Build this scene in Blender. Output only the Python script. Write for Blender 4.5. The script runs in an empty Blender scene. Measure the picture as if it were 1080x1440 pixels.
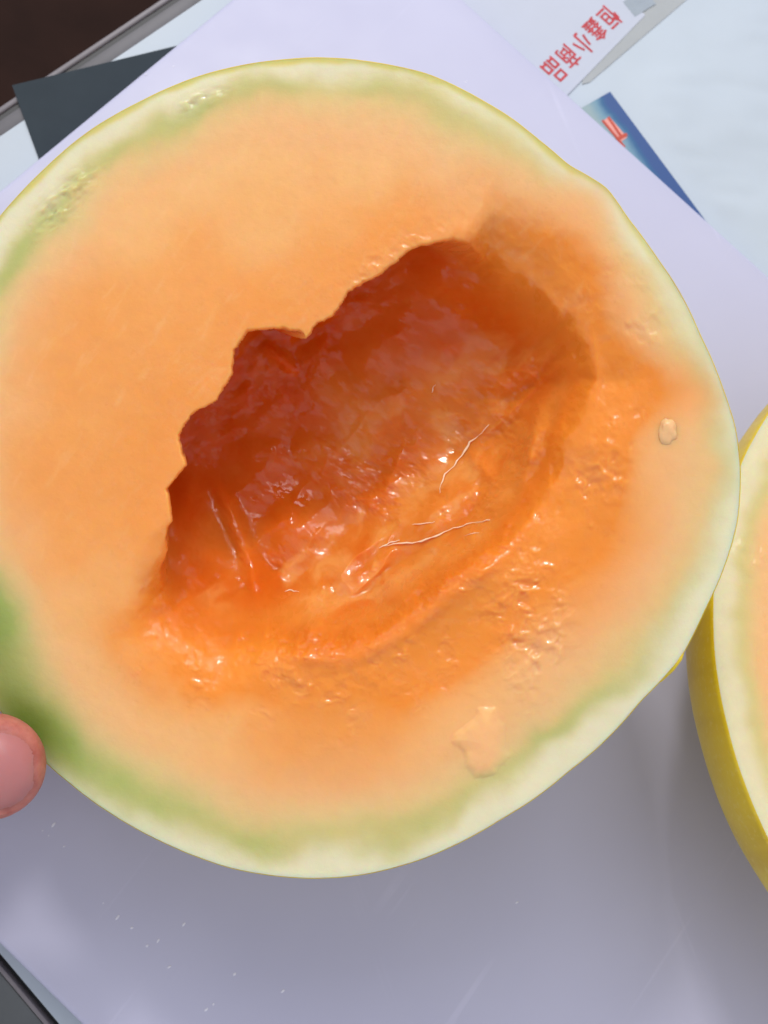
import bpy, bmesh, math, random
import numpy as np
from mathutils import Matrix, Vector

# ------------------------------------------------------------------ camera, world, lamps, exposure
S = bpy.context.scene
COL = S.collection
MM = 0.001                                    # everything below is measured in millimetres

cd = bpy.data.cameras.new('camera')
cd.sensor_fit = 'VERTICAL'; cd.sensor_height = 36.0; cd.lens = 37.5
cd.clip_start = 0.01; cd.clip_end = 50
cam = bpy.data.objects.new('camera', cd); COL.objects.link(cam)
cam.matrix_world = Matrix(((0.99027, -0.02922, -0.13607, -40.06*MM),
                           (0.0,      0.97771, -0.20995, -61.81*MM),
                           (0.13917,  0.20791,  0.9682,  285.02*MM), (0, 0, 0, 1)))
cd.dof.use_dof = True; cd.dof.focus_distance = 0.212; cd.dof.aperture_fstop = 30
S.camera = cam

W = bpy.data.worlds.new('World'); S.world = W; W.use_nodes = True
W.node_tree.nodes['Background'].inputs['Color'].default_value = (0.90, 0.92, 1.0, 1)
W.node_tree.nodes['Background'].inputs['Strength'].default_value = 0.76

def area_lamp(name, loc, target, size, power, col):
    l = bpy.data.lights.new(name, 'AREA'); l.shape = 'RECTANGLE'; l.size, l.size_y = size; l.energy = power; l.color = col
    o = bpy.data.objects.new(name, l); COL.objects.link(o)
    o.location = Vector(loc); o.rotation_euler = (Vector(target)-Vector(loc)).to_track_quat('-Z', 'Y').to_euler()
    return o
area_lamp('window_light', (-0.30, 1.12, 1.30), (0, 0, 0.05), (0.20, 0.16), 9.0, (1.0, 0.96, 0.92))
area_lamp('sky_light', (-0.10, 1.05, 1.45), (0, 0, 0.05), (1.30, 0.95), 12.0, (0.97, 0.98, 1.0))

S.view_settings.view_transform = 'Standard'; S.view_settings.look = 'None'
S.view_settings.exposure = 0.0; S.view_settings.gamma = 1.0; S.view_settings.use_curve_mapping = False
S.cycles.use_denoising = True
S.cycles.use_adaptive_sampling = True; S.cycles.adaptive_threshold = 0.02
S.cycles.max_bounces = 6; S.cycles.diffuse_bounces = 3; S.cycles.transparent_max_bounces = 12
S.cycles.caustics_reflective = False; S.cycles.caustics_refractive = False

# ------------------------------------------------------------------ helpers
def lin(r, g, b):
    f = lambda c: c/12.92 if c <= 0.04045 else ((c+0.055)/1.055)**2.4
    return np.array([f(r/255.), f(g/255.), f(b/255.)])
def rgba(r, g, b): return (*lin(r, g, b), 1.0)

class NT:
    def __init__(s, name):
        s.m = bpy.data.materials.new(name); s.m.use_nodes = True
        s.t = s.m.node_tree; s.p = s.t.nodes['Principled BSDF']; s.out = s.t.nodes['Material Output']
    def n(s, t, **k):
        x = s.t.nodes.new(t)
        for a, v in k.items():
            if a in x.inputs.keys(): x.inputs[a].default_value = v
            else: setattr(x, a, v)
        return x
    def l(s, a, b): s.t.links.new(a, b)
    def set(s, **k):
        for a, v in k.items(): s.p.inputs[a.replace('_', ' ')].default_value = v
        return s
    def coord(s): return s.n('ShaderNodeTexCoord').outputs['Object']
    def noise(s, scale, detail=4, rough=0.55, vec=None, dist=0.0):
        x = s.n('ShaderNodeTexNoise', Scale=scale, Detail=detail, Roughness=rough, Distortion=dist)
        s.l(vec if vec is not None else s.coord(), x.inputs['Vector']); return x.outputs['Fac']
    def ramp(s, fac, stops):
        r = s.n('ShaderNodeValToRGB'); e = r.color_ramp.elements
        while len(e) < len(stops): e.new(0.5)
        for q, (p, c) in zip(e, stops): q.position = p; q.color = c if hasattr(c, '__len__') else (c, c, c, 1)
        s.l(fac, r.inputs['Fac']); return r.outputs['Color']
    def mix(s, fac, a, b, mode='MIX'):
        x = s.n('ShaderNodeMix', data_type='RGBA', blend_type=mode)
        for i, v in ((0, fac), (6, a), (7, b)):
            if isinstance(v, (int, float, tuple)): x.inputs[i].default_value = v
            else: s.l(v, x.inputs[i])
        return x.outputs[2]
    def bump(s, h, strength, dist, normal=None):
        b = s.n('ShaderNodeBump', Strength=strength, Distance=dist); s.l(h, b.inputs['Height'])
        if normal is not None: s.l(normal, b.inputs['Normal'])
        return b.outputs['Normal']
    def mapping(s, scale=(1, 1, 1), rot=(0, 0, 0)):
        x = s.n('ShaderNodeMapping'); x.inputs['Scale'].default_value = scale; x.inputs['Rotation'].default_value = rot
        s.l(s.coord(), x.inputs['Vector']); return x.outputs['Vector']

def mesh_np(name, V, Fq, mat, parent=None, smooth=True, scale=MM):
    """V (n,3) in mm, Fq list/array of quads or polygons"""
    me = bpy.data.meshes.new(name)
    me.from_pydata((np.asarray(V, float)*scale).tolist(), [], Fq.tolist() if isinstance(Fq, np.ndarray) else Fq)
    if smooth: me.polygons.foreach_set('use_smooth', [True]*len(me.polygons))
    me.validate(); me.update()
    o = bpy.data.objects.new(name, me); COL.objects.link(o)
    if mat: me.materials.append(mat)
    if parent: o.parent = parent
    return o
def colour_attr(o, cols, name='flesh_colour'):
    a = o.data.color_attributes.new(name, 'FLOAT_COLOR', 'POINT')
    c = np.ones((len(cols), 4)); c[:, :3] = np.clip(cols, 0, 1); a.data.foreach_set('color', c.ravel())
def float_attr(o, vals, name):
    a = o.data.attributes.new(name, 'FLOAT', 'POINT'); a.data.foreach_set('value', np.asarray(vals, float))
def tag(o, label, cat, group=None):
    o['label'] = label; o['category'] = cat
    if group: o['group'] = group
    return o
def struct(o): o['kind'] = 'structure'; return o
def empty(name, loc=(0, 0, 0), mw=None):
    o = bpy.data.objects.new(name, None); COL.objects.link(o); o.empty_display_size = 0.02
    if mw is not None: o.matrix_world = mw
    else: o.location = Vector(loc)*MM
    return o

def slab(name, poly, z0, z1, mat, parent=None, bevel=0.0, seg=2):
    """a flat piece with the outline poly (mm), bottom z0 and top z1"""
    bm = bmesh.new()
    vs = [bm.verts.new((x*MM, y*MM, z0*MM)) for x, y in poly]
    f = bm.faces.new(vs)
    if f.normal.z > 0: f.normal_flip()
    r = bmesh.ops.extrude_face_region(bm, geom=[f])
    bmesh.ops.translate(bm, vec=(0, 0, (z1-z0)*MM), verts=[v for v in r['geom'] if isinstance(v, bmesh.types.BMVert)])
    bmesh.ops.recalc_face_normals(bm, faces=bm.faces)
    if bevel:
        bmesh.ops.bevel(bm, geom=[e for e in bm.edges if abs(e.verts[0].co.z-e.verts[1].co.z) < 1e-7],
                        offset=bevel*MM, segments=seg, profile=0.5, affect='EDGES')
    me = bpy.data.meshes.new(name); bm.to_mesh(me); bm.free()
    o = bpy.data.objects.new(name, me); COL.objects.link(o); me.materials.append(mat)
    if bevel: me.polygons.foreach_set('use_smooth', [True]*len(me.polygons))
    if parent: o.parent = parent
    return o

# smooth value noise on numpy arrays
def _hash(i, j, seed):
    h = (i.astype(np.int64)*374761393 + j.astype(np.int64)*668265263 + (seed*974634221 & 0x7FFFFFFF)) & 0xFFFFFFFF
    h = ((h ^ (h >> 13))*1274126177) & 0xFFFFFFFF
    return ((h ^ (h >> 16)) & 0xFFFF)/32767.5-1.0
def vnoise(x, y, seed=0):
    i, j = np.floor(x), np.floor(y); u, v = x-i, y-j
    u = u*u*u*(u*(u*6-15)+10); v = v*v*v*(v*(v*6-15)+10)
    a, b, c, d = _hash(i, j, seed), _hash(i+1, j, seed), _hash(i, j+1, seed), _hash(i+1, j+1, seed)
    return (a*(1-u)+b*u)*(1-v)+(c*(1-u)+d*u)*v
def fbm(x, y, seed=0, octs=4, gain=0.5):
    s = 0; a = 1.0; n = 0
    for k in range(octs):
        s = s+a*vnoise(x, y, seed+17*k); n += a; a *= gain; x, y = x*2.03+3.1, y*2.03-1.7
    return s/n
def sstep(a, b, x):
    t = np.clip((x-a)/(b-a), 0, 1); return t*t*(3-2*t)
def lerp(a, b, t): return a+(b-a)*t
def cmix(a, b, t): return a*(1-t[:, None])+b*t[:, None]
def gauss(u, v, cx, cy, sx, sy=None, ang=0.0):
    sy = sy or sx; c, s = math.cos(math.radians(ang)), math.sin(math.radians(ang))
    du, dv = u-cx, v-cy; p, q = du*c+dv*s, -du*s+dv*c
    return np.exp(-(p/sx)**2-(q/sy)**2)
def poly_sd(P, u, v):
    """signed distance to a polygon, positive inside"""
    P = np.array(P, float); Q = np.roll(P, -1, 0)
    best = np.full(u.shape, 1e9); ins = np.zeros(u.shape, bool)
    for (ax, ay), (bx, by) in zip(P, Q):
        ex, ey = bx-ax, by-ay; L = ex*ex+ey*ey+1e-12
        t = np.clip(((u-ax)*ex+(v-ay)*ey)/L, 0, 1)
        best = np.minimum(best, (u-ax-t*ex)**2+(v-ay-t*ey)**2)
        if abs(by-ay) > 1e-12:
            ins ^= ((ay > v) != (by > v)) & (u < (bx-ax)*(v-ay)/(by-ay)+ax)
    d = np.sqrt(best); return np.where(ins, d, -d)

# ------------------------------------------------------------------ materials
def mat_flesh():
    n = NT('melon_flesh')
    a = n.n('ShaderNodeAttribute', attribute_name='flesh_colour'); w = n.n('ShaderNodeAttribute', attribute_name='wetness')
    fine = n.noise(900, 5, 0.6); mid = n.noise(260, 4, 0.55)
    c = n.mix(1.0, a.outputs['Color'], n.ramp(mid, [(0.3, (0.98, 0.972, 0.96, 1)), (0.7, (1.015, 1.015, 1.015, 1))]), 'MULTIPLY')
    n.l(c, n.p.inputs['Base Color'])
    n.set(Subsurface_Weight=0.9, Subsurface_Scale=0.0032, IOR=1.36, Specular_IOR_Level=0.30)
    ca = n.n('ShaderNodeAttribute', attribute_name='hollow'); ms = n.n('ShaderNodeMapRange'); n.l(ca.outputs['Fac'], ms.inputs[0])
    ms.inputs[3].default_value = 0.32; ms.inputs[4].default_value = 0.06; n.l(ms.outputs[0], n.p.inputs['Specular IOR Level']); n.set(IOR=1.36)
    n.p.inputs['Subsurface Radius'].default_value = (1.0, 0.42, 0.14)
    r = n.n('ShaderNodeMapRange'); n.l(w.outputs['Fac'], r.inputs[0]); r.inputs[3].default_value = 0.42; r.inputs[4].default_value = 0.10
    rr = n.n('ShaderNodeMath', operation='MULTIPLY_ADD'); n.l(n.noise(420, 3), rr.inputs[0]); rr.inputs[1].default_value = 0.22
    sub = n.n('ShaderNodeMath', operation='SUBTRACT'); n.l(r.outputs[0], sub.inputs[0]); sub.inputs[1].default_value = 0.08
    n.l(sub.outputs[0], rr.inputs[2]); n.l(rr.outputs[0], n.p.inputs['Roughness'])
    cl = n.n('ShaderNodeMath', operation='MULTIPLY'); n.l(w.outputs['Fac'], cl.inputs[0]); cl.inputs[1].default_value = 1.0
    n.l(cl.outputs[0], n.p.inputs['Coat Weight']); n.set(Coat_Roughness=0.06, Coat_IOR=1.48)
    b1 = n.bump(mid, 0.16, 0.0007); b2 = n.bump(n.noise(2200, 3, 0.6), 0.18, 0.0001, n.bump(fine, 0.20, 0.00022, b1))
    n.l(b2, n.p.inputs['Normal'])
    cb = n.bump(n.noise(260, 2, 0.5), 0.32, 0.0009); n.l(cb, n.p.inputs['Coat Normal'])
    return n.m
def mat_skin():
    n = NT('melon_skin')
    v = n.mapping((26, 26, 5)); f = n.noise(1.6, 4, 0.6, v)
    c = n.ramp(f, [(0.30, rgba(196, 162, 22)), (0.52, rgba(220, 190, 34)), (0.75, rgba(230, 206, 70))])
    sp = n.ramp(n.noise(700, 2), [(0.55, 0.0), (0.68, 1.0)])
    n.l(n.mix(n_mul(n, sp, 0.35), c, rgba(226, 206, 104)), n.p.inputs['Base Color'])
    n.set(Roughness=0.36, IOR=1.45, Subsurface_Weight=0.12, Subsurface_Scale=0.002)
    n.l(n.bump(n.noise(480, 4), 0.3, 0.0003), n.p.inputs['Normal'])
    return n.m
def n_mul(n, a, k):
    x = n.n('ShaderNodeMath', operation='MULTIPLY'); n.l(a, x.inputs[0]); x.inputs[1].default_value = k; return x.outputs[0]
def mat_plain(name, col, rough=0.5, noise_scale=80, amt=0.06, bump=0.0, metallic=0.0, spec=0.5, sss=0.0):
    n = NT(name); f = n.noise(noise_scale, 5, 0.6)
    lo = tuple(np.clip(np.array(col[:3])*(1-amt), 0, 1))+(1,); hi = tuple(np.clip(np.array(col[:3])*(1+amt), 0, 1))+(1,)
    n.l(n.ramp(f, [(0.3, lo), (0.7, hi)]), n.p.inputs['Base Color'])
    n.set(Roughness=rough, Metallic=metallic, Specular_IOR_Level=spec)
    if sss: n.set(Subsurface_Weight=sss, Subsurface_Scale=0.003)
    if bump: n.l(n.bump(n.noise(noise_scale*6, 3), bump, 0.0004), n.p.inputs['Normal'])
    return n.m
def mat_clear(name, tint=(0.97, 0.985, 0.99, 1), rough=0.08, ior=1.45):
    n = NT(name); t = n.n('ShaderNodeBsdfTransparent', Color=tint); g = n.n('ShaderNodeBsdfGlossy', Roughness=rough)
    fr = n.n('ShaderNodeFresnel', IOR=ior); mx = n.n('ShaderNodeMixShader')
    n.l(fr.outputs[0], mx.inputs[0]); n.l(t.outputs[0], mx.inputs[1]); n.l(g.outputs[0], mx.inputs[2]); n.l(mx.outputs[0], n.out.inputs['Surface'])
    return n.m
def mat_board():
    n = NT('white_plastic'); co = n.coord()
    c = n.ramp(n.noise(9, 4), [(0.3, rgba(184, 184, 208)), (0.7, rgba(191, 191, 214))])
    # knife scratches in two directions
    def scr(rot, sc, lo, hi):
        v0 = n.mapping((1, 1, 1), (0, 0, math.radians(rot))); mp = n.n('ShaderNodeMapping'); n.l(v0, mp.inputs['Vector'])
        mp.inputs['Scale'].default_value = (sc, sc*0.022, 1); v = mp.outputs['Vector']; return n.ramp(n.noise(1.0, 2, 0.5, v, 0.3), [(lo, 0.0), (hi, 1.0)])
    s1 = scr(38, 330, 0.64, 0.71); s2 = scr(-20, 280, 0.66, 0.74)
    s = n.mix(1.0, s1, s2, 'ADD')
    patch = n.ramp(n.noise(17, 3), [(0.47, 0.0), (0.62, 1.0)])
    s = n.mix(1.0, s, patch, 'MULTIPLY')
    n.l(n.mix(n_mul(n, s, 0.28), c, rgba(216, 214, 238)), n.p.inputs['Base Color'])
    n.set(Roughness=0.5, IOR=1.40, Subsurface_Weight=0.0)
    h = n.mix(1.0, s, n_mul(n, n.noise(600, 3), 0.25), 'ADD')
    n.l(n.bump(h, 0.25, 0.0002), n.p.inputs['Normal'])
    rr = n.ramp(n.noise(60, 4), [(0.3, 0.42), (0.7, 0.58)]); n.l(rr, n.p.inputs['Roughness'])
    return n.m
def mat_hand():
    n = NT('human_skin'); v = n.noise(260, 5, 0.65)
    c = n.ramp(v, [(0.3, rgba(166, 92, 84)), (0.7, rgba(194, 124, 112))])
    n.l(c, n.p.inputs['Base Color'])
    n.set(Roughness=0.46, Subsurface_Weight=0.45, Subsurface_Scale=0.004, IOR=1.4)
    n.p.inputs['Subsurface Radius'].default_value = (1.0, 0.35, 0.2)
    r = n.n('ShaderNodeTexWave', Scale=330, Distortion=7.0, Detail=2); n.l(n.coord(), r.inputs['Vector'])
    b = n.bump(r.outputs['Fac'], 0.05, 0.0002); n.l(n.bump(n.noise(600, 4), 0.35, 0.0003, b), n.p.inputs['Normal'])
    return n.m

M_FLESH = mat_flesh(); M_SKIN = mat_skin(); M_BOARD = mat_board(); M_HAND = mat_hand()
M_NAIL = mat_plain('nail', rgba(184, 118, 116), 0.32, 150, 0.04, sss=0.4)
M_PANEL = mat_plain('table_panel', rgba(178, 188, 197), 0.5, 25, 0.03)
M_PAPER = mat_plain('white_paper', rgba(186, 196, 206), 0.55, 18, 0.035)
M_FLYER = mat_plain('flyer_paper', rgba(186, 191, 205), 0.5, 40, 0.02)
M_GCARD = mat_plain('grey_card', rgba(164, 168, 170), 0.55, 60, 0.05)
M_DARK = mat_plain('slate_paper', rgba(54, 62, 68), 0.7, 90, 0.06, spec=0.1)
M_RED = mat_plain('red_ink', rgba(186, 44, 54), 0.5, 300, 0.15)
M_PINK = mat_plain('pink_ink', rgba(226, 150, 138), 0.5, 300, 0.1)
M_ORED = mat_plain('orange_red_ink', rgba(190, 70, 48), 0.5, 300, 0.1)
M_PALEG = mat_plain('pale_grey_ink', rgba(150, 160, 170), 0.5, 200, 0.05)
M_TRIM = mat_plain('grey_trim', rgba(92, 90, 94), 0.5, 60, 0.15)
M_TRIMD = mat_plain('dark_trim', rgba(84, 88, 90), 0.45, 60, 0.12)
M_GROOVE = mat_plain('black_groove', rgba(22, 22, 26), 0.5, 90, 0.1)
M_LIP = mat_plain('pale_trim', rgba(118, 112, 116), 0.45, 60, 0.1)
M_FLOOR = mat_plain('brown_floor', rgba(46, 28, 22), 0.8, 9, 0.25, spec=0.15)
M_DROP_GLINT = mat_plain('white_drop_glint', rgba(226, 226, 240), 0.08, 400, 0.02, spec=0.9)  # drops coloured near white to paint their glints

# ------------------------------------------------------------------ floor, table
def quad_frame(e1, e2):                       # polygon from a rotated frame's coordinates
    return lambda *pts: [(a*e1[0]+b*e2[0], a*e1[1]+b*e2[1]) for a, b in pts]
T = quad_frame((0.6747, -0.7381), (0.7381, 0.6747))      # table axes
fl = struct(slab('floor', [(-2500, -2500), (2500, -2500), (2500, 2500), (-2500, 2500)], -790, -760, M_FLOOR))
tb = empty('table', (0, 0, -760)); tag(tb, 'table with pale panel and grey edge strips under the white cutting board', 'table')
def tslab(name, a0, a1, b0, b1, z0, z1, m, bevel=0.0):
    o = slab(name, T((a0, b0), (a1, b0), (a1, b1), (a0, b1)), z0, z1, m, None, bevel); o.parent = tb
    o.matrix_parent_inverse = Matrix.Translation((0, 0, 0.760)); return o
tslab('panel', -159, 470, -148, 620, -32, -12.2, M_PANEL)
tslab('edge_strip', -163.4, -159.05, -164, 640, -32, -12.6, M_TRIM, 0.3)
tslab('edge_strip', -165.2, -163.5, -164, 640, -32, -13.6, M_GROOVE)
tslab('edge_strip', -167.2, -165.3, -164, 640, -32, -12.9, M_LIP, 0.5)
tslab('edge_strip', -159, 470, -149.6, -148.05, -32, -15.5, M_GROOVE)  # groove with the shade of the gap painted in as black
tslab('edge_strip', -159, 470, -150.8, -149.7, -32, -12.2, M_LIP, 0.3)
tslab('edge_strip', -159, 470, -164, -150.9, -32, -12.7, M_TRIMD, 0.6)
for a, b in ((-150, -140), (440, -140), (-150, 590), (440, 590)):
    tslab('leg', a-18, a+18, b-18, b+18, -760, -32.1, M_TRIMD, 2.0)

# ------------------------------------------------------------------ papers under the clear cover
def rect(c, d, L, Wd, p): return [c, (c[0]+d[0]*L, c[1]+d[1]*L), (c[0]+d[0]*L+p[0]*Wd, c[1]+d[1]*L+p[1]*Wd), (c[0]+p[0]*Wd, c[1]+p[1]*Wd)]
def paper(name, label, cat, poly, z, m, th=0.14):
    return tag(slab(name, poly, z-th, z, m), label, cat)
# large white sheet with shallow creases
gx, gy = np.meshgrid(np.linspace(0, 1, 90), np.linspace(0, 1, 90)); gx, gy = gx.ravel(), gy.ravel()
px = 30+gx*0.70*230+gy*0.5*190; py = 140-gx*0.72*230+gy*0.62*190
hz = 0.12*(1+fbm(px/22, py/22, 5, 3))+0.18*np.abs(fbm(px/40+2, py/13, 9, 2))
idx = np.arange(8100).reshape(90, 90)
qf = np.stack([idx[:-1, :-1], idx[:-1, 1:], idx[1:, 1:], idx[1:, :-1]], -1).reshape(-1, 4)
ws = mesh_np('paper_sheet', np.stack([px, py, -12.05+hz*(0.3+5.0*sstep(4, 22, (px-69.4)*0.691-(py-148.3)*0.722)*sstep(3, 12, (px-75.7)*0.824+(py-144.2)*0.566))], 1), qf, M_PAPER)
tag(ws, 'large creased white paper sheet under clear cover, right of the board', 'paper')
paper('dark_card', 'dark slate grey paper corner sticking out beside the top left of the board', 'paper',
      rect((-110.3, 129.3), (0.935, 0.355), 110, 80, (0.367, -0.93)), -11.75, M_DARK)
paper('grey_card', 'pale grey card strip peeking out from under the white flyer', 'card',
      [(66.5, 146.2), (69.0, 147.2), (104.2, 181.6), (135, 211), (112, 235), (70, 190)], -11.78, M_GCARD, 0.1)
fd = (0.655, 0.756); fp = (-0.756, 0.655)
flyer = empty('flyer', (0, 0, -11.6)); tag(flyer, 'white printed flyer with red lettering at the top right of the board', 'flyer')
FC = (89.3, 174.0)
o = slab('sheet', rect(FC, (-fd[0], -fd[1]), 95, 75, fp), -0.12, 0, M_FLYER, flyer)
o = slab('grey_print', rect((85.6, 172.9), (0.80, 0.60), 9.5, 6.5, (-0.60, 0.80)), 0.02, 0.05, M_PALEG, flyer)
# the five red characters, each a flat print of its own
def glyph(ch, cx, cy, w, h, rot, z, mat, parent, thick=0.02):
    c = bpy.data.curves.new('lettering', 'FONT'); c.body = ch; c.offset = 0.0
    t = bpy.data.objects.new('tmp', c); COL.objects.link(t)
    dg = bpy.context.evaluated_depsgraph_get(); dg.update()
    me = bpy.data.meshes.new_from_object(t.evaluated_get(dg)); bpy.data.objects.remove(t)
    co = np.array([v.co[:] for v in me.vertices]); lo, hi = co.min(0), co.max(0)
    q = (co-(lo+hi)/2)/np.maximum(hi-lo, 1e-6); x, y = q[:, 0]*w, q[:, 1]*h
    ca, sa = math.cos(rot), math.sin(rot)
    # heavy strokes: the outline printed three times with a slight shift, each on its own level
    V, F_ = [], []
    for k, (ox, oy) in enumerate(((-thick*w, 0), (thick*w, 0), (0, thick*h*0.6))):
        b = len(V); xx, yy = x+ox, y+oy
        V += [(cx+xx[i]*ca-yy[i]*sa, cy+xx[i]*sa+yy[i]*ca, z+0.02*k) for i in range(len(co))]
        F_ += [[b+i for i in p.vertices] for p in me.polygons]
    bpy.data.meshes.remove(me)
    return mesh_np('lettering', V, F_, mat, parent, False)
rot = math.atan2(-21.4, -19.4)
for ch, (x, y) in zip('恒鑫小商品', [(76.7, 171.9), (71.8, 166.6), (67.2, 161.1), (62.2, 155.8), (57.3, 150.5)]):
    glyph(ch, x, y, 5.6, 8.4, rot, 0.04, M_RED, flyer, 0.03)

# the blue printed card
def mat_blue():
    n = NT('blue_print'); f = n.noise(55, 4, 0.6, None, 0.6); co = n.coord()
    v = n.n('ShaderNodeVectorMath', operation='DOT_PRODUCT'); n.l(co, v.inputs[0]); v.inputs[1].default_value = (0.84, 0.54, 0)
    mr = n.n('ShaderNodeMapRange'); n.l(v.outputs['Value'], mr.inputs[0])
    d0 = (0.84*66.5+0.54*138.3)*MM; d1 = (0.84*75.7+0.54*144.2)*MM
    mr.inputs[1].default_value = d0-0.001; mr.inputs[2].default_value = d1
    ad = n.n('ShaderNodeMath', operation='ADD'); n.l(mr.outputs[0], ad.inputs[0]); n.l(n_mul(n, f, 0.45), ad.inputs[1])
    n.l(n.ramp(ad.outputs[0], [(0.42, rgba(146, 166, 168)), (0.70, rgba(108, 146, 166)), (0.88, rgba(40, 94, 138)), (1.0, rgba(46, 80, 136))]), n.p.inputs['Base Color'])
    n.set(Roughness=0.5); return n.m
blue = empty('printed_card', (0, 0, -11.5)); tag(blue, 'blue printed card with red strokes half covered by the cutting board', 'card')
slab('sheet', rect((75.7, 144.2), (0.566, -0.824), 70, 30, (-0.824, -0.566)), -0.15, 0, mat_blue(), blue)
def bar(name, a, b, w, z, m, parent):
    dx, dy = b[0]-a[0], b[1]-a[1]; L = math.hypot(dx, dy); nx, ny = -dy/L*w/2, dx/L*w/2
    return slab(name, [(a[0]+nx, a[1]+ny), (a[0]-nx, a[1]-ny), (b[0]-nx, b[1]-ny), (b[0]+nx, b[1]+ny)], z, z+0.03, m, parent)
bar('pale_print', (73.7, 134.1), (79.4, 127.2), 3.2, 0.02, M_PINK, blue)
bar('red_stroke', (72.6, 133.6), (79.6, 124.6), 0.85, 0.06, M_ORED, blue)
bar('red_stroke', (74.6, 134.9), (78.6, 128.4), 0.85, 0.10, M_ORED, blue)
bar('red_stroke', (77.0, 127.0), (80.6, 129.3), 1.1, 0.14, M_ORED, blue)

# ------------------------------------------------------------------ cutting board
B = quad_frame((0.736, -0.677), (0.677, 0.736))
def round_rect(a0, a1, b0, b1, r, k=8):
    pts = []
    for cx, cy, s in ((a1-r, b1-r, 0), (a0+r, b1-r, 90), (a0+r, b0+r, 180), (a1-r, b0+r, 270)):
        for i in range(k+1):
            t = math.radians(s+90*i/k); pts.append((cx+r*math.cos(t), cy+r*math.sin(t)))
    return pts
board = slab('cutting_board', B(*round_rect(-140.3, 262, -144.8, 138, 14)), -11.3, 0, M_BOARD, None, 1.8, 3)
tag(board, 'white plastic cutting board lying under the melon halves', 'cutting board')

# ------------------------------------------------------------------ melon halves
OUT = [(77.4, -0.8), (76.8, -10.7), (74.0, -20.6), (70.7, -27.6), (66.6, -36.0), (59.0, -44.6), (45.8, -58.0), (32.4, -67.9), (18.8, -75.4), (7.7, -79.0), (-3.5, -80.4), (-19.2, -79.2), (-32.2, -75.2), (-45.5, -68.5), (-53.6, -63.0), (-61.9, -56.1), (-68.0, -49.1), (-77.1, -35.5), (-83.3, -18.9), (-85.3, 0.5), (-83.3, 20.4), (-77.4, 37.0), (-68.0, 51.4), (-58.9, 60.4), (-48.4, 68.3), (-38.1, 73.5), (-25.0, 78.1), (-12.0, 80.0), (-3.5, 80.2), (7.7, 78.8), (18.8, 75.9), (29.7, 70.1), (40.5, 62.0), (45.8, 57.2), (52.9, 52.6), (56.7, 46.9), (63.0, 38.0), (70.1, 24.5), (74.0, 15.2), (76.5, 7.2)]
CAV = [(-34.9, -30.2), (-33.8, -25.0), (-33.4, -20.0), (-32.4, -15.8), (-32.5, -12.2), (-31.1, -10.8), (-32.8, -4.5), (-30.8, -1.4), (-29.0, 0.5), (-30.0, 6.8), (-27.1, 10.7), (-22.8, 13.5), (-19.9, 18.0), (-19.0, 23.5), (-16.0, 26.6), (-9.9, 27.3), (-7.1, 26.4), (-5.2, 24.7), (-2.8, 27.4), (0.7, 29.1), (3.8, 33.8), (7.7, 36.2), (11.6, 38.7), (15.3, 41.5), (19.8, 42.9), (24.0, 43.6), (28.0, 41.8), (32.4, 38.9), (35.1, 36.1), (39.8, 33.0), (44.5, 28.2), (47.4, 22.3), (48.8, 16.9), (46.9, 12.2), (43.8, 6.2), (42.5, -0.6), (38.5, -6.7), (34.8, -11.4), (31.1, -16.2), (24.3, -21.7), (16.7, -27.2), (9.1, -32.8), (2.1, -35.7), (-6.3, -34.9), (-14.9, -33.6), (-22.1, -34.7), (-28.6, -33.1)]
FLAP = [(28.6, -46.2), (32.4, -45.8), (33.5, -49.5), (34.0, -54.9), (32.4, -58.8), (28.6, -59.4), (27.0, -57.1), (26.3, -54.8), (24.5, -52.4), (26.3, -49.0)]

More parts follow.
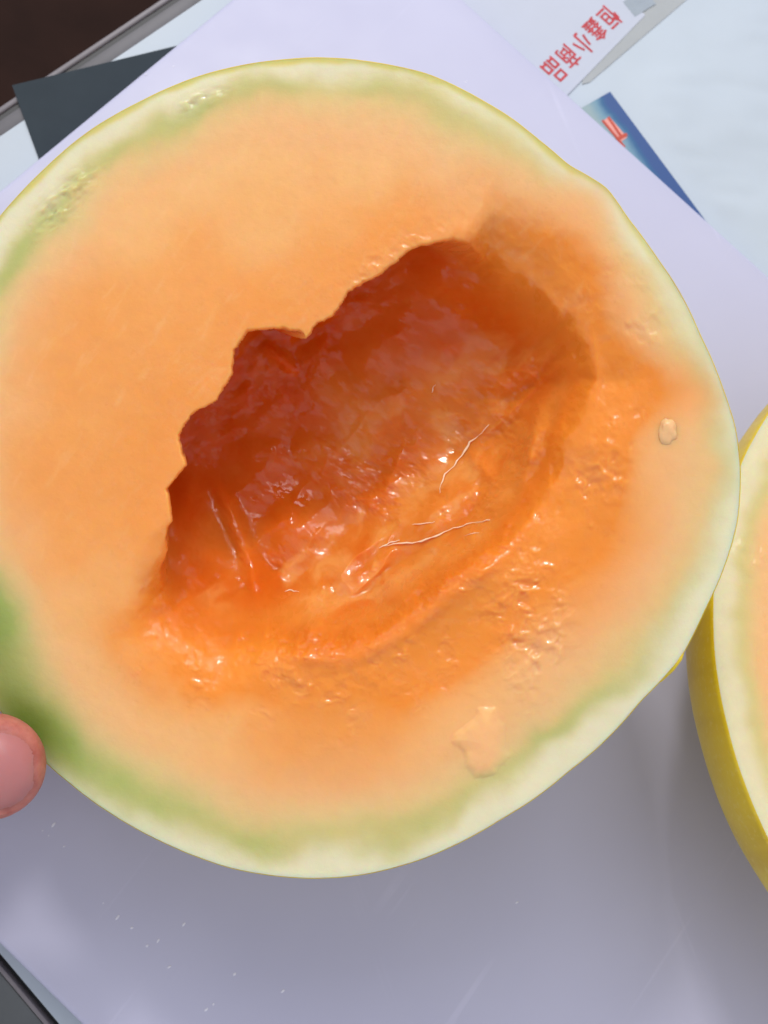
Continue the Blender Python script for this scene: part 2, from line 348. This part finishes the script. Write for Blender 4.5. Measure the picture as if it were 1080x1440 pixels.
def held_height(u, v):
    """height (mm, negative = hollow) of the cut face of the held half, and its masks"""
    wu = u+0.8*fbm(u/4.5, v/4.5, 3, 4, 0.6); wv = v+0.8*fbm(u/4.5, v/4.5, 8, 4, 0.6)
    sd = poly_sd(CAV, wu, wv); s0 = poly_sd(CAV, u+1.5*fbm(u/11, v/11, 13, 2), v+1.5*fbm(u/11, v/11, 18, 2))
    sd = lerp(sd, s0, sstep(0.3, 4.5, s0))
    side = (-(u-7.7)*0.62+(v-2.3)*0.78)                      # positive towards the upper left lip
    ul = sstep(2, 15, side+3*fbm(u/9, v/9, 21, 2))*sstep(38, 18, u)
    lo_w = lerp(1.8, 12.0, np.clip(sstep(26, 42, u)+sstep(-2, -22, u)+sstep(24, 33, u)*sstep(12, 26, v), 0, 1.25))      # how far the brink rolls out over the face
    hi_w = lerp(9.5, 13.0, np.clip(sstep(24, 42, u)+sstep(-2, -22, u), 0, 1))
    # a smooth bowl, deepest under the upper left lip, which is undercut; the other walls roll out over the face
    p = (u*0.74+v*0.67)-5.0; q = (-u*0.67+v*0.74)-3.0
    bowl = np.maximum(31.0*(1-np.abs(p/62.0)**2.4-np.abs(q/46.0)**2.2), 9.0)
    mask = lerp(sstep(-lo_w, hi_w, sd+0.8*fbm(u/8, v/8, 23, 3)), sstep(-0.7, 1.6, sd), ul)
    d = bowl*mask-0.9*np.exp(-((sd+2.2)/1.6)**2)*(1-ul)*sstep(-22, -8, u)*(0.6+0.6*fbm(u/5, v/5, 25, 2))
    ins = sstep(-1.0, 7.0, sd)
    # pulp in the hollow: lumps and membranes drawn out along the long axis
    p = (u*0.74+v*0.67); q = (-u*0.67+v*0.74)
    lump = fbm(p/17, q/9, 31, 3, 0.38)
    ridge = 1-np.abs(fbm(p/14+1.7, q/6.0, 44, 3, 0.4))*2.2
    d = d-ins*(lerp(2.8, 1.7, ul)*lump+0.55*sstep(10, -8, side)*np.clip(ridge, -0.5, 1)**2)
    d -= ins*(3.0*gauss(u, v, 20, -9, 16, 7, 30)+2.2*gauss(u, v, -6, -18, 10, 8)-3.0*gauss(u, v, 30, 3, 10, 11)-1.5*gauss(u, v, -15, -24, 4, 9))
    # broken membranes standing in the hollow
    for (ax, ay, bx, by, hh, ww) in ((-19.5, -8, -17.0, -30, 2.4, 1.5), (42.0, 16, 36, -8, 2.8, 1.6), (24, 6, 35, -6, 1.4, 1.7), (-2, 22, 12, 29, 1.6, 1.8), (-7, 20, 2, 12, 1.4, 1.7), (10, 2, 20, 14, 1.2, 1.8)):
        L2 = (bx-ax)**2+(by-ay)**2; tt = np.clip(((wu-ax)*(bx-ax)+(wv-ay)*(by-ay))/L2, 0, 1)
        dd = np.hypot(wu-ax-tt*(bx-ax), wv-ay-tt*(by-ay)); d -= ins*hh*np.exp(-(dd/ww)**2)*np.sin(np.pi*np.clip(tt, 0.03, 0.97))
    # shallow scooped places round the hollow
    sh = 2.0*gauss(u, v, 24, -33, 15, 8, 38)+1.1*gauss(u, v, 54, 13, 16, 7, 0)+1.0*gauss(u, v, 41, 38, 10, 7, -42)+0.8*gauss(u, v, -19, -41, 13, 7, 0)+1.6*gauss(u, v, 47, -12, 9, 14)
    soft = sh*(1-ins)
    d = d+soft
    rough = gauss(u, v, 37.8, -30, 7, 11)+0.32*gauss(u, v, 4, -42, 17, 4.5)+0.5*gauss(u, v, 53, -2, 4, 6)+0.35*gauss(u, v, 12, 40, 12, 3, 35)+1.1*gauss(u, v, -54.5, 54, 7, 2.6, 42)+0.7*gauss(u, v, -26, 73, 5, 1.6, 20)
    rough = 1.15*rough*sstep(-0.7, 0.1, fbm(u/3.2, v/4.1, 59, 3, 0.6))+0.5*sstep(0.12, 0.45, fbm(u/4.5, v/4.5, 73, 3, 0.6))*sstep(-24, -6, sd)*sstep(14, -14, side)*(sd < 0)
    d = d+0.05*fbm(u/2.6, v/2.6, 51, 3)+1.0*rough*fbm((u+0.9*fbm(u/3, v/3, 75, 2))/2.1, (v+0.9*fbm(u/3, v/3, 77, 2))/1.6, 57, 3, 0.5)+ins*(0.10+0.55*sstep(6, -10, side)*sstep(-0.15, 0.35, fbm(u/7, v/7, 69, 2)))*fbm(u/2.3, v/1.9, 61, 3, 0.5)
    d = d+0.35*fbm(u/24, v/24, 71, 2)
    fsd = poly_sd(FLAP, u+1.3*fbm(u/4, v/4, 81, 3), v+1.3*fbm(u/4, v/4, 83, 3))
    d = d-1.15*np.sqrt(np.clip((fsd+0.3)/4.2, 0, 1))*sstep(37, 30, u)+0.6*gauss(u, v, 38, -55, 4, 7)
    spot = sstep(0.25, 0.45, fbm(u/1.3, v/1.3, 65, 2))
    wet = np.clip(0.12+0.5*spot*sstep(-26, -6, sd)+0.10*sstep(-9, 2, sd)+0.75*sstep(0.05, 0.35, fbm(u/1.8, v/1.4, 67, 3))*sstep(-8, 3, sd)+0.8*rough+1.0*gauss(u, v, -54.5, 54, 10, 4, 42)+0.8*gauss(u, v, -26, 73, 7, 2.5, 20)+0.25*sstep(0.1, 0.5, fbm(u/6, v/6, 63, 2)), 0, 1)
    wet = wet*(1-0.75*gauss(u, v, -25, -36, 14, 8))*(1-0.35*ul*sstep(0, 4, sd))
    return -d, sd, ul, rough, sh, fsd, wet

def held_undercut(u, v, z):
    """the hollow runs in under its upper left lip"""
    side = (-(u-7.7)*0.62+(v-2.3)*0.78); k = sstep(-14, 14, side)*sstep(46, 20, u)*np.clip(-z-1.0, 0, 40)
    return -0.50*k, 0.34*k
BAND = [  # clockwise angle on the picture, white end, green centre, green width, green strength, orange start (mm)
    (0, 3.8, 4.8, 2.5, 0.30, 9.0), (20, 4.8, 6.0, 3.0, 0.30, 11.0), (45, 5.0, 8.0, 2.8, 0.65, 13.0), (70, 4.6, 8.0, 3.2, 0.70, 13.5),
    (90, 4.5, 8.0, 4.0, 0.75, 15.5), (115, 4.5, 8.5, 4.5, 0.90, 16.0), (135, 2.0, 6.5, 6.0, 1.2, 16.0), (160, 3.0, 9.5, 6.5, 1.25, 18.5),
    (180, 3.5, 9.0, 5.0, 1.0, 16.0), (205, 4.0, 8.5, 3.8, 0.85, 14.0), (225, 5.5, 9.0, 3.0, 0.70, 14.5), (250, 4.2, 7.5, 2.8, 0.65, 12.0),
    (270, 3.5, 6.5, 2.6, 0.60, 10.5), (290, 3.5, 7.0, 3.5, 0.30, 13.0), (315, 2.0, 4.0, 2.0, 0.10, 5.5), (335, 3.5, 4.0, 2.5, 0.15, 9.5), (350, 2.2, 4.5, 3.0, 0.35, 8.0)]
C_WHITE = lin(228, 220, 186); C_MID = lin(222, 198, 138); C_GREEN = lin(172, 184, 104)
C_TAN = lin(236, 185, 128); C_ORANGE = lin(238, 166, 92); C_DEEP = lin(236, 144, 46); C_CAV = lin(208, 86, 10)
def band_colour(u, v, e, extra):
    th = (np.degrees(np.arctan2(-v, u))) % 360
    ks = [b[0] for b in BAND]+[360]; g = lambda i: np.interp(th, ks, [b[i] for b in BAND]+[BAND[0][i]])
    en = e+3.0*fbm(u/15, v/15, 91, 3)+0.7*fbm(u/3.5, v/3.5, 95, 3)
    c = cmix(C_WHITE, C_MID, sstep(g(1)-3.0, g(1)+4, en))
    c = cmix(c, lin(222, 200, 104), 0.85*sstep(1.7, 0.4, e+0.5*fbm(u/5, v/5, 93, 2))*sstep(-30, 40, v-0.5*u))
    c = cmix(c, C_GREEN, np.clip(g(4)*(0.70+0.6*fbm(u/14, v/14, 99, 3))*np.exp(-((en-g(2)+0.8)/g(3)/0.9)**2), 0, 1))
    o = cmix(C_TAN, C_ORANGE, sstep(12, 30, e+4*fbm(u/12, v/12, 97, 3)))
    return cmix(c, o, sstep(g(5)-7, g(5)+4, en+extra))

def polar(outline, NT_, NR):
    P = np.array(outline); th = np.degrees(np.arctan2(P[:, 1], P[:, 0])) % 360; r = np.hypot(P[:, 0], P[:, 1]); o = np.argsort(th)
    a = np.arange(NT_)*360.0/NT_
    R = np.interp(a, th[o], r[o], period=360)
    k = max(1, int(NT_*0.006)); ker = np.hanning(2*k+3); ker /= ker.sum()
    return np.radians(a), np.convolve(np.concatenate([R[-len(ker):], R, R[:len(ker)]]), ker, 'same')[len(ker):-len(ker)]

def build_half(root, outline, height, colour, depth, below, NT_, NR, seed, rind=0.17, undercut=None):
    a, R = polar(outline, NT_, NR)
    R = R*(1+0.0016*fbm(np.cos(a)*7+9, np.sin(a)*7+9, seed, 3))
    f = np.linspace(0, 1, NR+1)[1:]; f = 1-(1-f)**1.0
    Rin = R-rind
    U = (f[:, None]*Rin[None]*np.cos(a)[None]).ravel(); V = (f[:, None]*Rin[None]*np.sin(a)[None]).ravel()
    E = ((1-f)[:, None]*Rin[None]).ravel()+rind
    U = np.append(U, 0.0); V = np.append(V, 0.0); E = np.append(E, R.mean())
    z, *masks = height(U, V)
    z = z*sstep(0.0, 4.0, E-rind)
    du, dv = undercut(U, V, z) if undercut else (0, 0)
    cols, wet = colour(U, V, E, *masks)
    n = NR*NT_; k = np.arange(n).reshape(NR, NT_); kn = np.roll(k, -1, 1)
    q = np.stack([k[:-1], k[1:], kn[1:], kn[:-1]], -1).reshape(-1, 4).tolist()
    q += [[n, int(k[0, i]), int(kn[0, i])] for i in range(NT_)]
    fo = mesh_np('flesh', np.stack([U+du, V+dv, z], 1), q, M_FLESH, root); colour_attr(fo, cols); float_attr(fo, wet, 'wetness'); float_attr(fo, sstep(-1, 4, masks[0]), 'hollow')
    # the skin: a thin lip on the cut face, then the outside down to the base
    ns = 70; rows = [np.stack([Rin*np.cos(a), Rin*np.sin(a), np.zeros(NT_)], 1)]
    R0 = R.mean()
    for i in range(ns+1):
        t = i/ns
        # profile of a globe cut `below` mm above its widest circle
        zc = -depth*math.sin(t*math.pi/2); rr = math.sqrt(max(0.0, 1-((zc+below)/(depth-below))**2)) / math.sqrt(1-(below/(depth-below))**2)
        Rt = lerp(R, R0, sstep(0, 1, np.array(t))); 
        Rt = Rt*(1+0.004*fbm(np.cos(a)*3+t*3, np.sin(a)*3-t*2, seed+5, 2)*min(1, t*8))
        zz = zc-(0.0 if i else 0.06)
        rows.append(np.stack([Rt*rr*np.cos(a), Rt*rr*np.sin(a), np.full(NT_, zz)], 1))
    Vs = np.concatenate(rows); m = len(rows); k = np.arange(m*NT_).reshape(m, NT_); kn = np.roll(k, -1, 1)
    q = np.stack([k[:-1], k[1:], kn[1:], kn[:-1]], -1).reshape(-1, 4)
    so = mesh_np('skin', Vs, q, M_SKIN, root)
    return fo, so

def held_colour(u, v, e, sd, ul, rough, sh, fsd, wet):
    extra = 6*gauss(u, v, 62, 12, 10, 5)+4*gauss(u, v, 50, 50, 10, 8)
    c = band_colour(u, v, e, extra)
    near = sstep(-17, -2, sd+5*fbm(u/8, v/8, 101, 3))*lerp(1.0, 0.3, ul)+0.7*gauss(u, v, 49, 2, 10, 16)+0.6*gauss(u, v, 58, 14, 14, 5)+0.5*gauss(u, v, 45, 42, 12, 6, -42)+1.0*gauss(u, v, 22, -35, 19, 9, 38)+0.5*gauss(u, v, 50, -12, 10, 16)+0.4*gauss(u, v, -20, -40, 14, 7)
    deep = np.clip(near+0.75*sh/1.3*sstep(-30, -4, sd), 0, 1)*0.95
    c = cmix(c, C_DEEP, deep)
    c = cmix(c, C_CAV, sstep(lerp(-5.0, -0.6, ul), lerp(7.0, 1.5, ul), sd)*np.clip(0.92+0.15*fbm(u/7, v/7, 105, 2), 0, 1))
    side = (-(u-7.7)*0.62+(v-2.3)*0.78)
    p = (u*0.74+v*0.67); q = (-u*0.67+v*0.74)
    c = cmix(c, lin(226, 138, 54), np.clip(0.85*sstep(-0.35, 0.6, 0.45*fbm(p/14, q/9, 111, 2, 0.4)+0.45*np.clip(-side/14, -1.3, 1)+0.35*gauss(u, v, 24, 0, 18, 13)), 0, 1)*sstep(0, 4, sd))  # hollow paler on its lit lower right, deeper by the lip: light painted in
    # pale stringy pulp drawn out along the lit floor of the hollow, and darker seams between
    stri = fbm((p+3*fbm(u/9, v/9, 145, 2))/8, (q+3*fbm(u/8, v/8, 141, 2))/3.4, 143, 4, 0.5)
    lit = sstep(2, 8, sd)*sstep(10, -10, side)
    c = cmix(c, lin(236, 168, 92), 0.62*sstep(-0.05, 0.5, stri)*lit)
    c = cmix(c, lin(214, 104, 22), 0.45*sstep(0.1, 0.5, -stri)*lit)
    c = cmix(c, lin(242, 188, 132), 0.8*sstep(-0.6, 2.2, fsd)*sstep(38, 30, u))
    c = cmix(c, lin(118, 138, 58), np.clip(0.9*gauss(u, v, -61, -52, 10, 5.5, -42)+0.65*gauss(u, v, -72, -33, 7, 16, 25), 0, 1))  # darker green rind by the thumb, part of it painted contact shade
    # pale fibres left by the knife
    wa = 2.5*fbm(u/13, v/13, 125, 2)
    fib = sstep(0.1, 0.8, fbm((u*0.82-v*0.57+wa)/1.5, (u*0.57+v*0.82-2*wa)/6.0, 121, 4, 0.6))
    c = cmix(c, lin(244, 200, 142), 0.22*fib*sstep(0, -3, sd)*sstep(-25, 30, v-0.4*u)*sstep(6, 14, e))
    mot = fbm(u/26, v/26, 131, 3, 0.45)
    c = cmix(c, lin(240, 192, 128), 0.5*sstep(0.0, 0.5, mot)*sstep(-1, -8, sd)*sstep(12, 20, e)*(1-deep))
    c = cmix(c, lin(234, 150, 66), 0.25*sstep(0.0, 0.5, -mot)*sstep(-1, -5, sd)*sstep(12, 20, e))
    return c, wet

mw = Matrix(((0.9663, -0.02922, -0.25574, -22.31*MM), (-0.02559, 0.97771, -0.20839, -9.63*MM), (0.25613, 0.20791, 0.94402, 84.0*MM), (0, 0, 0, 1)))
held = empty('melon_half', mw=mw)
tag(held, 'large hollowed melon half held by the thumb, orange flesh facing the viewer', 'melon')
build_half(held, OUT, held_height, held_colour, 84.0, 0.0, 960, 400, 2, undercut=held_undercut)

# held half: pale wet fibres that paint glints, and a fold of skin
M_GLINT_FIBRE = NT('wet_glint_fibre').set(Base_Color=rgba(252, 226, 190), Roughness=0.12, IOR=1.4, Coat_Weight=1.0, Coat_Roughness=0.05).m
def tube(name, pts, r, mat, parent, k=7):
    P = np.array(pts, float); n = len(P); tg = np.gradient(P, axis=0); tg /= np.linalg.norm(tg, axis=1)[:, None]
    up = np.array([0.1, 0.05, 1.0]); s = np.cross(tg, up); s /= np.linalg.norm(s, axis=1)[:, None]; b = np.cross(s, tg)
    rr = np.asarray(r)*np.ones(n)
    an = np.arange(k)*2*math.pi/k
    V = (P[:, None]+rr[:, None, None]*(np.cos(an)[None, :, None]*s[:, None]+np.sin(an)[None, :, None]*b[:, None])).reshape(-1, 3)
    i = np.arange(n*k).reshape(n, k); j = np.roll(i, -1, 1)
    q = np.stack([i[:-1], j[:-1], j[1:], i[1:]], -1).reshape(-1, 4).tolist()+[i[0].tolist()[::-1], i[-1].tolist()]
    return mesh_np(name, V, q, mat, parent)
def resample(pts, m):
    P = np.array(pts, float); d = np.concatenate([[0], np.cumsum(np.hypot(*np.diff(P, axis=0).T))]); t = np.linspace(0, d[-1], m)
    return np.stack([np.interp(t, d, P[:, 0]), np.interp(t, d, P[:, 1])], 1)
STR = [([(30.8, 9.7), (29.2, 7.7), (27.0, 5.9), (24.9, 3.3), (23.2, 1.1), (21.2, -0.8), (20.1, -2.9), (19.7, -4.6)], 0.25),
       ([(7.7, -16.0), (11.6, -15.3), (15.3, -15.2), (19.0, -13.8), (22.9, -12.1), (27.0, -11.0), (31.1, -10.3)], 0.23),
       ([(13.7, -11.5), (16.7, -11.2), (18.8, -10.6)], 0.16), ([(-12.9, -26.3), (-11.3, -25.9), (-9.8, -26.0)], 0.22),
       ([(6.6, -16.4), (9.1, -15.3), (11.2, -14.8)], 0.16), ([(25.5, -13.6), (27.2, -12.9), (28.6, -12.8)], 0.14),
       ([(24.3, 15.2), (23.7, 14.3), (23.4, 13.6)], 0.2)]
for pts, r in STR:
    P = resample(pts, 24); P = P+0.25*np.stack([fbm(P[:, 0], P[:, 1], 7, 2), fbm(P[:, 0], P[:, 1], 9, 2)], 1)
    z = held_height(P[:, 0], P[:, 1])[0]; z = np.convolve(np.pad(z, 2, 'edge'), np.ones(5)/5, 'valid')
    taper = np.sin(np.linspace(0.12, math.pi-0.12, 24))**0.5
    du, dv = held_undercut(P[:, 0], P[:, 1], z)
    tube('glint_fibre', np.column_stack([P[:, 0]+du, P[:, 1]+dv, z+r*1.3]), r*taper*(0.75+0.6*fbm(P[:, 0]/1.5, P[:, 1]/1.5, 15, 2)), M_GLINT_FIBRE, held)
tube('skin_shred', [(61.0, -42.0, -2.2), (63.0, -40.4, -1.4), (64.8, -38.2, -0.8), (66.4, -36.2, -0.4), (67.3, -34.2, -0.2)], [0.12, 0.45, 0.7, 0.5, 0.12], M_SKIN, held)

# second half on the board, at the right
def second_height(u, v):
    sd = 46-np.hypot(u/1.05, v/0.8)+3*fbm(u/9, v/9, 201, 3)
    t = np.clip(sd/14, 0, 1)
    return -22*(1-(1-t)**2)+1.2*fbm(u/7, v/7, 203, 3)*(t > 0)+0.2*fbm(u/3, v/3, 205, 3)+0.5*fbm(u/2.2, v/2.2, 207, 3)*sstep(0.1, 0.6, fbm(u/8, v/8, 209, 2)), sd
def second_colour(u, v, e, sd):
    en = e+1.2*fbm(u/8, v/8, 211, 3)
    c = cmix(lin(226, 216, 178), lin(222, 200, 136), sstep(3, 8, en))
    c = cmix(c, lin(196, 192, 122), 0.35*np.exp(-((en-7)/2.2)**2))
    c = cmix(c, C_TAN, sstep(6, 13, en)); c = cmix(c, C_ORANGE, sstep(18, 34, en)); c = cmix(c, C_CAV, sstep(-1, 3, sd))
    return c, np.clip(0.45+0.5*sstep(-4, 4, sd)+0.5*np.exp(-((e-7)/4)**2), 0, 1)
out2 = [(85*math.cos(t), 92*math.sin(t)) for t in np.linspace(0, 2*math.pi, 181)[:-1]]
mw2 = Matrix.Translation((150.5*MM, -44*MM, 60*MM)) @ Matrix.Rotation(math.radians(-5), 4, 'X')
second = empty('melon_half', mw=mw2)
tag(second, 'melon half with bright yellow skin lying on the board at the right edge', 'melon')
build_half(second, out2, second_height, second_colour, 60.0, 6.0, 480, 160, 12)

# ------------------------------------------------------------------ hand
def hand():
    bm_v, bm_f = [], []
    def add(P, r, flat=None, k=20):
        """tube with round ends through points P (mm), radii r; flat = (side, up, ratio)"""
        P = np.array(P, float); r = np.array(r, float)
        d = np.concatenate([[0], np.cumsum(np.linalg.norm(np.diff(P, axis=0), axis=1))]); L = d[-1]
        t = np.linspace(0, L, 34); Q = np.stack([np.interp(t, d, P[:, i]) for i in range(3)], 1)
        for _ in range(4): Q[1:-1] = (Q[:-2]+2*Q[1:-1]+Q[2:])/4
        rr = np.interp(t, d, r)
        q0 = Q[0]-(Q[1]-Q[0])/np.linalg.norm(Q[1]-Q[0])*0; tg = np.gradient(Q, axis=0); tg /= np.linalg.norm(tg, axis=1)[:, None]
        # round caps
        caps = [math.sin(x) for x in np.linspace(0.15, 1.45, 7)]
        st = [(Q[0]-tg[0]*r[0]*math.cos(x), r[0]*math.sin(x), tg[0]) for x in np.linspace(0.1, 1.45, 8)]
        en = [(Q[-1]+tg[-1]*r[-1]*math.cos(x), r[-1]*math.sin(x), tg[-1]) for x in np.linspace(1.45, 0.1, 8)]
        rings = st+[(Q[i], rr[i], tg[i]) for i in range(len(Q))]+en
        base = len(bm_v)
        for c, rad, g in rings:
            up = np.array(flat[1]) if flat else np.array([0, 0, 1.0]); s = np.cross(g, up)
            if np.linalg.norm(s) < 1e-3: s = np.cross(g, np.array([0, 1.0, 0]))
            s /= np.linalg.norm(s); b = np.cross(s, g); ra = flat[2] if flat else 1.0
            for i in range(k):
                a = 2*math.pi*i/k; bm_v.append(c+rad*(math.cos(a)*s+ra*math.sin(a)*b))
        m = len(rings)
        for i in range(m-1):
            for j in range(k):
                j2 = (j+1) % k; bm_f.append((base+i*k+j, base+i*k+j2, base+(i+1)*k+j2, base+(i+1)*k+j))
        bm_f.append(tuple(base+j for j in range(k))[::-1]); bm_f.append(tuple(base+(m-1)*k+j for j in range(k)))
    Mc = np.array([-22.3, -9.6, 84.0])
    def around(psi, eps, R):
        p, e = math.radians(psi), math.radians(eps); return Mc+R*np.array([math.cos(e)*math.cos(p), math.cos(e)*math.sin(p), -math.sin(e)])
    wrist = np.array([-205.0, -62.0, 42.0])
    for psi, rad, tipe in ((203, 8.6, 48), (188, 8.8, 50), (173, 8.4, 48), (159, 7.4, 43)):
        kn = around(psi, 12, 112)
        path = [kn, around(psi, 19, 99), around(psi, 28, 92.5), around(psi, 38, 91.0), around(psi, tipe, 90.5)]
        add(path, [rad*1.15, rad*1.1, rad, rad*0.95, rad*0.82])
        add([wrist+np.array([0, (psi-180)*-0.7, 0]), kn*0.5+wrist*0.5+np.array([0, (psi-180)*-0.25, -2]), kn], [17, 15, 11.5])
    upv = (-0.136, -0.21, 0.968)
    add([(-198, -78, 46), (-160, -80, 52), (-122, -73, 61)], [17, 16, 12.0])
    add([(-124, -73.5, 60.5), (-104, -68.4, 62.0), (-94, -67.0, 62.4), (-86.0, -66.6, 62.8)], [11.6, 10.9, 10.8, 10.4], (None, upv, 0.80), 28)
    add([(-200, -66, 42), (-250, -72, 42), (-340, -84, 48)], [25, 27, 33])
    me = bpy.data.meshes.new('hand'); me.from_pydata((np.array(bm_v)*MM).tolist(), [], bm_f); me.update()
    o = bpy.data.objects.new('hand', me); COL.objects.link(o)
    rm = o.modifiers.new('r', 'REMESH'); rm.mode = 'VOXEL'; rm.voxel_size = 0.9*MM; rm.use_smooth_shade = True
    sm = o.modifiers.new('s', 'SMOOTH'); sm.iterations = 10; sm.factor = 0.5
    dg = bpy.context.evaluated_depsgraph_get(); dg.update()
    m2 = bpy.data.meshes.new_from_object(o.evaluated_get(dg)); o.modifiers.clear(); o.data = m2; m2.name = 'hand'
    bpy.data.meshes.remove(me)
    # press the nail bed in, raise the folds beside it
    V = np.empty(len(m2.vertices)*3); m2.vertices.foreach_get('co', V); V = V.reshape(-1, 3)/MM
    up = np.array(upv); up /= np.linalg.norm(up); ax = np.array([1.0, 0.0, 0.139]); ax -= up*ax.dot(up); ax /= np.linalg.norm(ax); sd_ = np.cross(up, ax)
    tip = np.array([-75.4, -66.5, 64.2]); c0 = tip-ax*8.6
    rel = V-c0; x = rel@ax; y = rel@sd_; h = rel@up
    # super-ellipse of the nail: x from -8 to +7 along the thumb, half width 7.2
    nv = np.abs((x+0.5)/7.6)**3+np.abs(y/7.8)**3
    top = (h > 0.5) & (np.abs(x) < 14) & (np.abs(y) < 12)
    V[top] -= up*(0.7*sstep(1.25, 0.9, nv[top]))[:, None]
    V[top] += up*(0.45*np.exp(-((nv[top]-1.75)/0.45)**2)*sstep(6.0, 2.0, x[top]))[:, None]
    m2.vertices.foreach_set('co', (V*MM).ravel()); m2.update()
    m2.materials.clear(); m2.materials.append(M_HAND)
    m2.polygons.foreach_set('use_smooth', [True]*len(m2.polygons))
    tag(o, 'hand reaching in from the left, pink thumb gripping the melon rim', 'hand')
    # nail plate
    from mathutils.bvhtree import BVHTree
    bv = BVHTree.FromPolygons([Vector(v) for v in V], [tuple(p.vertices) for p in m2.polygons])
    n1, n2 = 30, 26; P = []
    for i in range(n1):
        for j in range(n2):
            # square-to-superellipse
            s_, t_ = -1+2*i/(n1-1), -1+2*j/(n2-1)
            rr = max(abs(s_), abs(t_)); an = math.atan2(t_, s_)
            k_ = (abs(math.cos(an))**3+abs(math.sin(an))**3)**(-1/3)
            xx, yy = -0.5+7.5*rr*k_*math.cos(an), 7.6*rr*k_*math.sin(an)
            hit = bv.ray_cast(Vector(c0+ax*xx+sd_*yy+up*30), Vector(-up))
            hh = hit[0] if hit[0] else Vector(c0+ax*xx+sd_*yy)
            lift = 0.42*(1-rr**6)+0.10 if rr < 0.999 else -0.15
            if xx > 6.0: lift += 0.12
            P.append(np.array(hh)+up*lift)
    P = np.array(P)
    G = P.reshape(n1, n2, 3)
    for _ in range(6): G[1:-1, 1:-1] = (G[:-2, 1:-1]+G[2:, 1:-1]+G[1:-1, :-2]+G[1:-1, 2:]+4*G[1:-1, 1:-1])/8
    idx = np.arange(n1*n2).reshape(n1, n2)
    q = np.stack([idx[:-1, :-1], idx[1:, :-1], idx[1:, 1:], idx[:-1, 1:]], -1).reshape(-1, 4)
    mesh_np('thumb_nail', G.reshape(-1, 3), q, M_NAIL, o)
hand()

# ------------------------------------------------------------------ crumbs and drops
def blob(name, size, seed, mat, label, cat, mw_, group=None, cols=None, lump=0.22):
    bm = bmesh.new(); bmesh.ops.create_icosphere(bm, subdivisions=3, radius=1.0)
    V = np.array([v.co[:] for v in bm.verts]); F_ = [[v.index for v in f.verts] for f in bm.faces]; bm.free()
    V = V*(1+lump*fbm(V[:, 0]*1.7+V[:, 2]+5, V[:, 1]*1.7-V[:, 2]+5, seed, 3))[:, None]*np.array(size)
    o = mesh_np(name, V, F_, mat); o.matrix_world = mw_
    if cols is not None: colour_attr(o, np.tile(cols, (len(V), 1))); float_attr(o, np.full(len(V), 0.7), 'wetness')
    return tag(o, label, cat, group)
zc = float(held_height(np.array([64.3]), np.array([6.4]))[0][0])
blob('melon_crumb', (1.7, 2.5, 0.8), 4, mat_plain('pale_pulp', rgba(238, 184, 128), 0.25, 400, 0.06, bump=0.2, sss=0.3), 'small pale crumb of flesh on the right side of the held melon', 'crumb',
     mw @ Matrix.Translation((64.3*MM, 6.4*MM, (zc+0.0)*MM)), None, None, 0.45)
rnd = random.Random(4)
DR = [(-85.7, -83.6), (-84.2, -84.8), (-83.2, -82.2), (-80.3, -87.4), (-70.1, -101.0), (-66.5, -104.4), (-62.9, -106.9), (-56.4, -110.1), (-59.0, -111.2), (-53.4, -116.2), (-42.4, -125.1), (-44.1, -126.3), (-50.3, -106.4), (-25.4, -122.6), (34.9, -102.9), (25.3, 135.3), (-62.5, 132.2), (-70.3, 128.7), (-37.4, -118.3)]
for i, (x, y) in enumerate(DR):
    s = rnd.uniform(0.12, 0.28)
    lab = 'tiny juice drop, coloured white as a glint, on the white board below the melon'
    if i in (15, 16, 17): lab = 'tiny juice drop, coloured white as a glint, on the white board above the melon'
    blob('juice_drop', (s*rnd.uniform(1.2, 3.0), s, 0.4*s), 20+i, M_DROP_GLINT, lab, 'drop',
         Matrix.Translation((x*MM, y*MM, 0.02*MM)) @ Matrix.Rotation(math.radians(rnd.uniform(25, 60)), 4, 'Z'), 'juice drops on the board')
